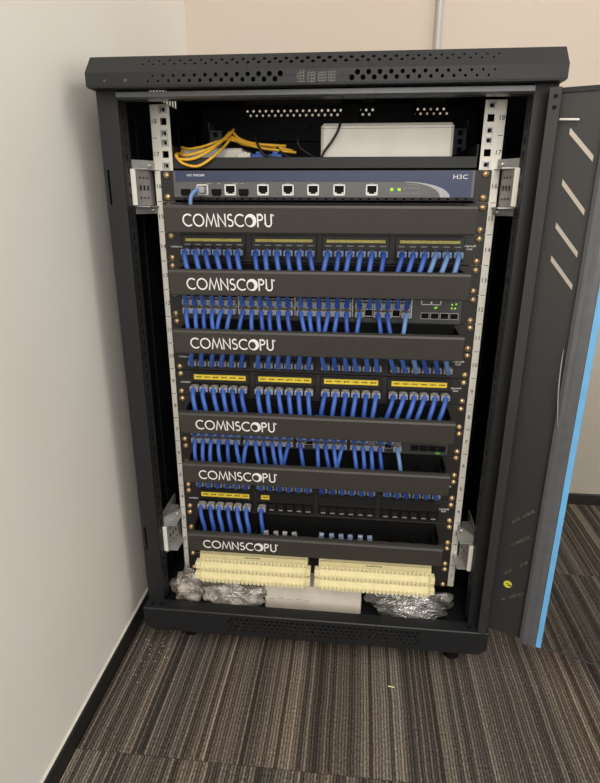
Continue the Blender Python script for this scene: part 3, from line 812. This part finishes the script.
# ------------------------------------------------------------------ switches
SJ = MB(); w, h = 0.0066, 0.0060
SJ.box(-w, -w+0.0011, -0.001, 0.002, -h, h).box(w-0.0011, w, -0.001, 0.002, -h, h).box(-w+0.0011, w-0.0011, -0.001, 0.002, h-0.0011, h).box(-w+0.0011, w-0.0011, -0.001, 0.002, -h, -h+0.0011).box(-w+0.0011, w-0.0011, 0.001, 0.002, -h+0.0011, h-0.0011)
SJ_ME = SJ.mesh('port'); SJ_ME.materials.append(M['zinc'])
SX = [-0.2055 + k*0.01405 + (k//6)*0.0055 for k in range(24)]
def switch(u, label, top, bot, desc, marks):
    t = thing('network_switch', label, 'network switch', (0, 0, u*U), 'network switches in the rack')
    b = part('body', MB().cbox(-0.219, 0.219, -0.012, 0.25, u*U+0.0006, u*U+0.0436, 0.001), M['switch'], t)
    for sx in (-1, 1): part('ear', MB().cbox(*sorted((sx*(0.2413 if sx < 0 else 0.2430), sx*0.2192)), -0.0035, -0.0005, u*U+0.0005, u*U+0.044, 0.0006), M['panel'], t)
    y = -0.0135
    for g in range(4):
        part('port_bank', MB().box(SX[g*6]-0.0076, SX[g*6+5]+0.0076, -0.0132, -0.012, u*U+0.0085, u*U+0.0385), M['dark'], t)
        if marks: part('bank_divider', MB().box(SX[g*6+5]+0.0080, SX[g*6+5]+0.0095, -0.0138, -0.012, u*U+0.0095, u*U+0.0385), M['print'], t)
    zt, zb = u*U + 0.0298, u*U + 0.0165
    for k in range(24):
        for z in (zt, zb): place('port', SJ_ME, None, t, (SX[k], y-0.0005, z))
    for k in range(4):
        xa = 0.1640 + k*0.0145
        f = part('uplink_port', MB().box(xa-0.0065, xa-0.0058, -0.0145, -0.012, u*U+0.0085, u*U+0.0185).box(xa+0.0058, xa+0.0065, -0.0145, -0.012, u*U+0.0085, u*U+0.0185).box(xa-0.0058, xa+0.0058, -0.0145, -0.012, u*U+0.0178, u*U+0.0185).box(xa-0.0058, xa+0.0058, -0.0145, -0.012, u*U+0.0085, u*U+0.0092), M['zinc'] if marks else M['module'], t)
        part('cage_void', MB().box(xa-0.0058, xa+0.0058, -0.0130, -0.012, u*U+0.0092, u*U+0.0178), M['dark'], f)
    if marks:
        mk = MB()
        z = u*U+0.0300
        mk.box(0.157,0.187,-0.0124,-0.012,z,z+0.0012).box(0.157,0.1582,-0.0124,-0.012,z,z+0.0065).box(0.1715,0.1735,-0.0124,-0.012,z,z+0.0055).box(0.1858,0.187,-0.0124,-0.012,z,z+0.0065)
        part('port_marking', mk, M['print'], t)
        for x, dz in ((0.1785,0.0255),(0.1805,0.0265),(0.2035,0.0255),(0.2085,0.0255),(0.2095,0.032),(0.2035,0.031)):
            part('led', MB().cbox(x-0.0013, x+0.0013, -0.0128, -0.0118, u*U+dz-0.0013, u*U+dz+0.0013, 0.0003), M['led'], t)
    else:
        part('led', MB().cbox(0.198, 0.206, -0.0128, -0.0118, u*U+0.003, u*U+0.007, 0.0003), M['leddim'], t)
    screws(t, u)
    for row, lst, z, up in (('upper', top, zt, True), ('lower', bot, zb, False)):
        for n, k in enumerate(lst):
            lab = 'blue patch cord, %s from the left in the %s row of the %s' % (ORD[n], row, desc)
            cm = 'blue3' if (not up and k == lst[-1]) else random.choice(('blue', 'blue2', 'blue'))
            cord(SX[k], z, up, random.choice((0.006, 0.004, -0.005, 0.002)) if not up else random.uniform(-.003,.003), lab, 'patch cords in the %s row of the %s' % (row, desc), 'plug', cm, 0.92, y-0.001, 0.0034)
switch(11, 'network switch with green lights between the second and third cable managers', [k for k in range(24)], [k for k in range(24) if k not in (19, 22)], 'upper network switch', True)
switch(6, 'network switch between the fourth and fifth cable managers', [k for k in range(24) if k not in (20, 23)], [k for k in range(24) if k not in (13, 22)], 'lower network switch', False)

# ------------------------------------------------------------------ router
u = 15
rt = thing('router', 'navy and grey rack router with a row of ports under the shelf', 'router', (0, 0, u*U))
ya = -0.012
body = part('body', MB().cbox(-0.2195, 0.2195, ya+0.001, 0.24, u*U+0.0020, u*U+0.0440, 0.001), M['cab_in'], rt)
zb0, zb1 = u*U+0.0062, u*U+0.0436
fa = part('fascia', MB().cbox(-0.2195, 0.2195, ya, ya+0.003, zb0, zb1, 0.0008), M['silver'], rt)
zhi_n = zb0+0.0220
part('navy_band', MB().box(-0.2150, 0.110, ya-0.0004, ya, zhi_n, zb1-0.0008), M['navy'], fa)
# navy field right of the silver arc
nv = MB(); av = MB(); K = 16; yn_ = ya-0.0004
zt_ = zb1-0.0008; zlo = zb0+0.0010; zhi = zb0+0.0220
oc = [(0.122+0.064*math.sin(PI/2*k/K), zlo+(zhi-zlo)*math.cos(PI/2*k/K)) for k in range(K+1)]
ic = [(0.122+0.050*math.sin(PI/2*k/K), zlo+(zhi-zlo-0.0008)*math.cos(PI/2*k/K)) for k in range(K+1)]
for k in range(K):
    nv.add([(oc[k][0], yn_, oc[k][1]), (oc[k+1][0], yn_, oc[k+1][1]), (0.2150, yn_, oc[k+1][1]), (0.2150, yn_, oc[k][1])], [(0,1,2,3)])
    av.add([(oc[k][0], ya-0.0006, oc[k][1]), (ic[k][0], ya-0.0006, ic[k][1]), (ic[k+1][0], ya-0.0006, ic[k+1][1]), (oc[k+1][0], ya-0.0006, oc[k+1][1])], [(0,1,2,3)])
nv.add([(0.110, yn_, zhi), (0.2150, yn_, zhi), (0.2150, yn_, zt_), (0.110, yn_, zt_)], [(0,1,2,3)])
part('navy_field', nv, M['navy'], fa)
part('silver_arc', av, M['arc'], fa)
part('brand_text', text_mesh('H3C', 0.0084, (0.1985, ya-0.0007, zb1-0.0092), wx=1.3), M['print'], fa)
part('model_text', text_mesh('H3C MSR2600', 0.0044, (-0.1845, ya-0.0007, zb1-0.0065)), M['print'], fa)
for xx in (-0.175, -0.154, -0.133, -0.084, -0.047, -0.010, 0.028, 0.075):
    pass
tb = MB()
for xx, ww in ((-0.165, .008), (-0.150, .004), (-0.125, .008), (-0.115, .004), (-0.084, .006), (-0.047, .006), (-0.010, .006), (0.028, .006), (0.075, .006)):
    tb.box(xx-ww/2, xx+ww/2, ya-0.0004, ya, zb0+0.0188, zb0+0.0200)
for xx in (0.122, 0.128, 0.134, 0.140): tb.box(xx-0.0022, xx+0.0022, ya-0.0004, ya, zb0+0.0130, zb0+0.0138)
tb.box(0.100, 0.148, ya-0.0004, ya, zb0+0.0062, zb0+0.0068)
tb.box(0.124, 0.142, ya-0.0004, ya, zb0+0.0175, zb0+0.0180)
part('port_labels', tb, M['greyprint'], fa)
pz = u*U + 0.0170
RJ = MB(); w, h = 0.0085, 0.0076
RJ.box(-w,-w+0.0018,-0.0012,0,-h,h).box(w-0.0018,w,-0.0012,0,-h,h).box(-w,w,-0.0012,0,-h,-h+0.0018).box(-w,w,-0.0012,0,h-0.0018,h)
RJ_ME = RJ.mesh('port'); RJ_ME.materials.append(M['print'])
RV = MB().box(-0.0067,0.0067,-0.0006,0,-0.0030,0.0058).box(-0.0036,0.0036,-0.0006,0,-0.0052,-0.0030).mesh('port_void'); RV.materials.append(M['dark'])
RG = MB().box(-0.0067,0.0067,-0.0004,0,-0.0058,0.0058).mesh('port_back'); RG.materials.append(M['zinc'])
for xx in (-0.175, -0.133, -0.084, -0.047, -0.010, 0.028, 0.075):
    p = place('port', RJ_ME, None, rt, (xx, ya, pz))
    place('port_back', RG, None, p, (xx, ya, pz)); place('port_void', RV, None, p, (xx, ya-0.0004, pz))
for xx, m_ in ((-0.201, 'bfib'), (-0.154, 'dark'), (-0.113, 'dark')):
    part('slot_port', MB().cbox(xx-0.0075, xx+0.0075, ya-0.0012, ya, pz-0.0065, pz+0.0012, 0.0005).box(xx-0.0060, xx+0.0060, ya-0.0016, ya, pz-0.0085, pz-0.0065), M['dark'], rt)
for xx in (0.1035, 0.1140):
    part('led', MB().cbox(xx-0.0022, xx+0.0022, ya-0.0008, ya, zb0+0.0095, zb0+0.0135, 0.0005), M['led'], rt)
part('lower_grille', MB().box(-0.2190, 0.2190, ya+0.004, ya+0.006, u*U+0.0022, u*U+0.0060), M['dark'], rt)
for k in range(34):
    x = -0.205 + k*0.0125
    part('grille_bar', MB().box(x, x+0.003, ya+0.001, ya+0.004, u*U+0.0024, u*U+0.0058), M['cab_in'], rt)
for sx in (-1, 1):
    e = part('ear', MB().cbox(*sorted((sx*(0.2413 if sx < 0 else 0.2430), sx*0.2200)), -0.0035, -0.0005, u*U+0.0005, u*U+0.044, 0.0006), M['panel'], rt)
screws(rt, u)
org = (-0.175, ya-0.001, pz)
rc = thing('patch_cable', 'single blue patch cord hanging from the left port of the router', 'network cable', org, 'patch cord on the router')
place('plug', PLUGS['plug'], None, rc, org)
part('cable', MB().tube([(-0.175, ya-0.010, pz), (-0.179, ya-0.019, pz-0.001), (-0.1845, ya-0.023, pz-0.006), (-0.1870, ya-0.025, pz-0.014), (-0.1870, ya-0.027, pz-0.030)], 0.0030, 8, 3), M['blue3'], rc, True)

# ------------------------------------------------------------------ shelf and what lies on it
sh = thing('rack_shelf', 'dark steel rack shelf above the router', 'shelf', (0, 0, 0.7125))
part('tray', MB().box(-0.2215, 0.2215, 0.001, 0.285, 0.7135, 0.7150), M['cab'], sh)
part('front_lip', MB().cbox(-0.2215, 0.2215, -0.0010, 0.0010, 0.7135, 0.7290, 0.0004), M['cab'], sh)
for sx in (-1, 1): part('side_wing', MB().box(*sorted((sx*0.2220, sx*0.2205)), 0.0012, 0.285, 0.715, 0.745), M['cab'], sh)
ST = 0.7150
wd = thing('white_network_box', 'white flat box with rounded edges on the right of the shelf', 'network box', (0.096, 0.15, ST))
part('shell', MB().cbox(-0.0015, 0.1885, 0.014, 0.17, ST+0.003, ST+0.0600, 0.004), M['white'], wd)
part('lid_seam', MB().box(-0.0017, 0.1887, 0.0135, 0.0145, ST+0.0525, ST+0.0531), M['greyprint'], wd)
for x in (0.01, 0.18): part('foot', MB().box(x, x+0.01, 0.06, 0.07, ST, ST+0.003).box(x, x+0.01, 0.18, 0.19, ST, ST+0.003), M['dark'], wd)
ft_ = thing('fibre_tray', 'light grey fibre splice tray on the left of the shelf', 'fibre tray', (-0.16, 0.10, ST))
part('tray_body', MB().cbox(-0.216, -0.122, 0.030, 0.16, ST, ST+0.029, 0.002), M['rail'], ft_)
part('front_label', MB().box(-0.205, -0.150, 0.0294, 0.0302, ST+0.006, ST+0.026), M['zinc'], ft_)
for k, (xa, m_, lab) in enumerate(((-0.119,'white','white fibre plug between the grey tray and the blue adapters'), (-0.096,'bfib','left blue fibre adapter on the shelf'), (-0.071,'bfib','right blue fibre adapter on the shelf'))):
    z0 = ST + (0.0 if k != 1 else 0.0)
    q = thing('fibre_adapter', lab, 'fibre adapter', (xa, 0.04, z0), 'fibre adapters on the shelf')
    part('housing', MB().cbox(xa-0.0105, xa+0.0105, 0.022, 0.052, z0, z0+(0.020 if k else 0.022), 0.0012), M[m_], q)
    part('dust_cap', MB().lathe((xa-0.004, 0.022, z0+0.011), (0,-1,0), [(0,0.004),(0.008,0.0036)], 10), M['print'] if k != 1 else M['bfib'], q, True)
    part('clip', MB().box(xa-0.004, xa+0.004, 0.026, 0.046, z0+0.020, z0+0.0235), M[m_], q)
YW = [
 [(-0.218,0.040,0.745),(-0.207,0.004,0.7325),(-0.185,-0.004,0.7345),(-0.160,0.004,0.7440),(-0.143,0.020,0.7580),(-0.135,0.035,0.7700)],
 [(-0.219,0.040,0.738),(-0.2165,0.002,0.7335),(-0.210,-0.006,0.7270),(-0.188,-0.006,0.7270),(-0.165,0.000,0.7380),(-0.150,0.018,0.7530),(-0.140,0.030,0.7660)],
 [(-0.218,0.040,0.733),(-0.2150,0.000,0.7325),(-0.2060,-0.0065,0.7215),(-0.182,-0.008,0.7165),(-0.158,-0.0045,0.7300),(-0.146,0.018,0.7460),(-0.138,0.032,0.7600)],
 [(-0.138,0.036,0.7680),(-0.126,0.030,0.7570),(-0.105,0.026,0.7500),(-0.080,0.026,0.7475),(-0.055,0.030,0.7465)],
 [(-0.141,0.034,0.7610),(-0.122,0.028,0.7520),(-0.095,0.024,0.7440),(-0.065,0.026,0.7400),(-0.040,0.032,0.7375)],
 [(-0.136,0.038,0.7560),(-0.115,0.034,0.7480),(-0.090,0.030,0.7480),(-0.066,0.030,0.7440),(-0.046,0.036,0.7400)],
 [(-0.218,0.034,0.746),(-0.200,0.016,0.7420),(-0.178,0.014,0.7450),(-0.158,0.020,0.7520),(-0.143,0.030,0.7560),(-0.120,0.036,0.7510)],
]
YL = ['uppermost yellow fibre cord looping out of the left end of the tray', 'second yellow fibre cord from the top in the left loop', 'lowest yellow fibre cord sagging over the shelf lip', 'upper yellow fibre cord running right behind the blue adapters', 'lower yellow fibre cord running right over the blue adapters', 'middle yellow fibre cord running right over the blue adapters', 'short yellow fibre cord lying along the top of the grey tray']
for pts, lab in zip(YW, YL):
    o = single('fibre_cable', MB().tube(pts, 0.0021, 7, 4), M['yfib'], lab, 'fibre cable', (pts[2][0], pts[2][1], 0.72), 'yellow fibre cords on the shelf', True)
BW = [
 ([(-0.150,0.10,0.795),(-0.122,0.06,0.786),(-0.105,0.03,0.768),(-0.0955,0.018,0.7470),(-0.085,0.016,0.7330),(-0.062,0.022,0.7290),(-0.040,0.03,0.7300)], 'black power lead falling from the cabinet top beside the yellow fibres'),
 ([(-0.045,0.06,0.772),(-0.066,0.04,0.762),(-0.070,0.03,0.748),(-0.058,0.024,0.735),(-0.038,0.022,0.7265),(-0.010,0.03,0.7200)], 'black lead curling over the blue adapters'),
 ([(-0.018,0.06,0.776),(-0.036,0.04,0.762),(-0.036,0.035,0.747),(-0.022,0.035,0.736),(-0.006,0.04,0.7285)], 'black lead looping just left of the white box'),
 ([(0.030,0.020,0.795),(0.025,0.006,0.768),(0.015,0.004,0.750),(0.004,0.004,0.736),(-0.002,0.006,0.722)], 'black lead hanging across the front of the white box'),
]
for pts, lab in BW:
    single('power_lead', MB().tube(pts, 0.0019, 7, 4), M['blackcable'], lab, 'cable', (pts[-1][0], pts[-1][1], pts[-1][2]), 'black leads on the shelf', True)

# ------------------------------------------------------------------ wiring blocks
def block(x0, x1, lab):
    t = thing('wiring_block', lab, 'wiring block', ((x0+x1)/2, 0, 0.012), 'cream wiring blocks')
    part('back_plate', MB().box(x0+0.004, x1-0.004, -0.030, -0.001, 0.020, 0.084), M['panel'], t)
    tiers = [(0.0860, 0.0680, -0.0660), (0.0670, 0.0510, -0.0715), (0.0500, 0.0330, -0.0770)]
    for i, (zt, zb, y) in enumerate(tiers):
        o = part('tier', MB().prism_x([(y+0.002, zb), (y, zb+0.002), (y, zt-0.009), (y+0.004, zt-0.002), (y+0.006, zt), (-0.028, zt), (-0.028, zb)][::-1], x0+0.002, x1-0.002), M['cream'], t)
        th = MB(); n = 26; wdt = (x1-x0-0.012)/n
        for k in range(n):
            xa = x0 + 0.006 + k*wdt
            th.box(xa+wdt*0.18, xa+wdt*0.82, y-0.0022, y+0.001, zb+0.001, zb+0.0075)
            th.box(xa+wdt*0.30, xa+wdt*0.70, y-0.0010, y+0.001, zb+0.0085, zt-0.0095)
        po = part('teeth', th, M['creamlite'], o)
        if i == 0:
            part('label_holder', MB().box(x0+0.004, x1-0.004, y-0.0012, y+0.001, zt-0.0095, zt-0.0020), M['cream'], o)
            pr = MB()
            for k in range(7): pr.box((x0+x1)/2-0.014+k*0.004, (x0+x1)/2-0.0114+k*0.004, y-0.0014, y-0.0012, zt-0.0066, zt-0.0046)
            part('print', pr, M['ink'], o)
        else:
            for xa, xb in ((x0-0.005, x0+0.004), (x1-0.004, x1+0.004)):
                part('end_tab', MB().cbox(xa, xb, y-0.0035, y+0.012, zt-0.010, zt+0.002, 0.0008), M['creamlite'], o)
block(-0.2010, -0.0075, 'cream toothed wiring block at the rack bottom, left one')
block(0.0085, 0.2030, 'cream toothed wiring block at the rack bottom, right one')
pl = thing('blanking_plate', 'black steel panel with side screws behind the cream wiring blocks', 'rack panel', (0, 0, 0))
part('panel', MB().cbox(-0.2413, 0.2430, -0.0035, -0.0005, 0.0005, 2*U-0.0005, 0.0006), M['panel'], pl)
screws(pl, 1); screws(pl, 0)
part('edge_mark', MB().box(-0.2360, -0.2140, -0.0039, -0.0035, 0.0380, 0.0388), M['greyprint'], pl)
# ------------------------------------------------------------------ litter in the cabinet bottom
IF = -0.042
cb = thing('carton', 'white carton lying between the plastic bags under the wiring blocks', 'box', (0, 0.05, IF))
part('box_body', MB().cbox(-0.089, 0.0865, -0.045, 0.13, IF, 0.0105, 0.002), M['carton'], cb)
part('tape', MB().box(-0.0891, 0.0866, -0.0454, -0.0449, -0.010, -0.0085), M['rail'], cb)
pr = MB()
for k in range(5): pr.box(-0.080+k*0.016, -0.070+k*0.016, -0.0456, -0.0450, -0.020+0.002*(k % 2), -0.0192+0.002*(k % 2))
part('print', pr, M['greyprint'], cb)
def crumple(name, lab, c, rad, m, seed, amp=0.35, cat='plastic bag'):
    rnd = random.Random(seed)
    import bmesh
    from mathutils import noise
    bm = bmesh.new(); bmesh.ops.create_icosphere(bm, subdivisions=4, radius=1.0)
    for v in bm.verts: v.co += Vector((rnd.uniform(-1, 1), rnd.uniform(-1, 1), rnd.uniform(-1, 1)))*0.010
    off = Vector((rnd.uniform(0, 50), rnd.uniform(0, 50), rnd.uniform(0, 50)))
    for v in bm.verts:
        p = v.co.copy()
        r = 0.15; f = 1.3; a = 1.1
        for k in range(3):
            r += a*abs(noise.noise(Vector((p.x, p.y, p.z*0.6))*f + off)); f *= 2.1; a *= 0.5
        s = 1.0 + amp*(r - 0.75)
        q = Vector((p.x*rad[0], p.y*rad[1], p.z*rad[2]))*s
        q.z = max(q.z, -rad[2]*0.80)
        v.co = q
    lo = min(v.co.z for v in bm.verts)
    me = bpy.data.meshes.new(name)
    for v in bm.verts: v.co.z -= lo
    bm.to_mesh(me); bm.free(); me.materials.append(m)
    for p in me.polygons: p.use_smooth = True
    o = bpy.data.objects.new(name, me); col.objects.link(o); o.location = (c[0], c[1], c[2] + Z0)
    return tag(o, lab, cat, 'plastic wrappings in the cabinet bottom')
crumple('plastic_bag', 'crumpled hazy plastic bag in the left corner of the cabinet bottom', (-0.232, -0.032, IF+0.001), (0.036, 0.031, 0.034), M['bag'], 3, 0.5)
crumple('plastic_bag', 'flat crumpled plastic wrap under the left wiring block', (-0.146, -0.042, IF+0.001), (0.066, 0.026, 0.030), M['bag'], 11, 0.5)
crumple('plastic_bag', 'clear shiny plastic bag under the right wiring block', (0.168, -0.036, IF+0.001), (0.078, 0.030, 0.031), M['bagclear'], 23, 0.55)

# loose cable ends standing in the lowest cable manager
for n in range(10):
    grey = n < 4
    x = (-0.083 + n*0.0165) if grey else (0.0135 + (n-4)*0.0164)
    x += random.uniform(-.0012, .0012); y = -0.046; z = 3*U - 0.010 - (0.002 if grey else 0)
    lab = ('loose grey patch cable end, %s of four standing in the lowest cable manager' % ORD[n]) if grey else ('loose pale blue patch cable end, %s of six standing in the lowest cable manager' % ORD[n-4])
    t = thing('patch_cable', lab, 'network cable', (x, y, z), 'loose cable ends in the lowest cable manager')
    p = place('plug', PLUGS['plug' if grey else 'plugblue'], None, t, (x, y, z)); p.rotation_euler = (PI/2 + random.uniform(-.15, .15), random.uniform(-.2, .2), 0); p.scale = (0.6, 0.6, 0.6)
    part('cable', MB().tube([(x, y, z-0.010), (x, y+0.001, z-0.018), (x+0.004, y+0.004, z-0.028)], 0.0030, 8, 3), M['jack' if grey else 'blue2'], t, True)
# crumbs on the carpet by the skirting and one splinter
cr_ = MB()
for k in range(26):
    x = random.gauss(-0.272, 0.022); y = random.gauss(-0.115, 0.035); a_ = random.uniform(0.0004, 0.0014); b_ = random.uniform(0.0004, 0.0012); zz = FZ + 0.0004
    x = max(x, -0.326)
    cr_.add([(x-a_, y, zz), (x, y-b_, zz), (x+a_*0.7, y+b_*0.3, zz), (x, y+b_, zz), (x, y, zz+0.0010)], [(0,1,4),(1,2,4),(2,3,4),(3,0,4)])
o = single('carpet_crumbs', cr_, M['print'], 'scattered tiny white crumbs on the carpet by the wall', 'crumbs', (-0.272, -0.115, FZ)); o['kind'] = 'stuff'
single('wood_splinter', MB().add([(0.1345,-0.1420,FZ+0.0003),(0.1350,-0.1440,FZ+0.0003),(0.1455,-0.1450,FZ+0.0003),(0.1450,-0.1430,FZ+0.0003),(0.1350,-0.143,FZ+0.0018),(0.1450,-0.1440,FZ+0.0014)], [(0,1,4),(1,2,5,4),(2,3,5),(3,0,4,5),(0,3,2,1)]), M['cream'], 'small pale splinter lying on the carpet before the cabinet', 'splinter', (0.140, -0.1435, FZ))

for o in bpy.data.objects:
    if '_org' in o: del o['_org']
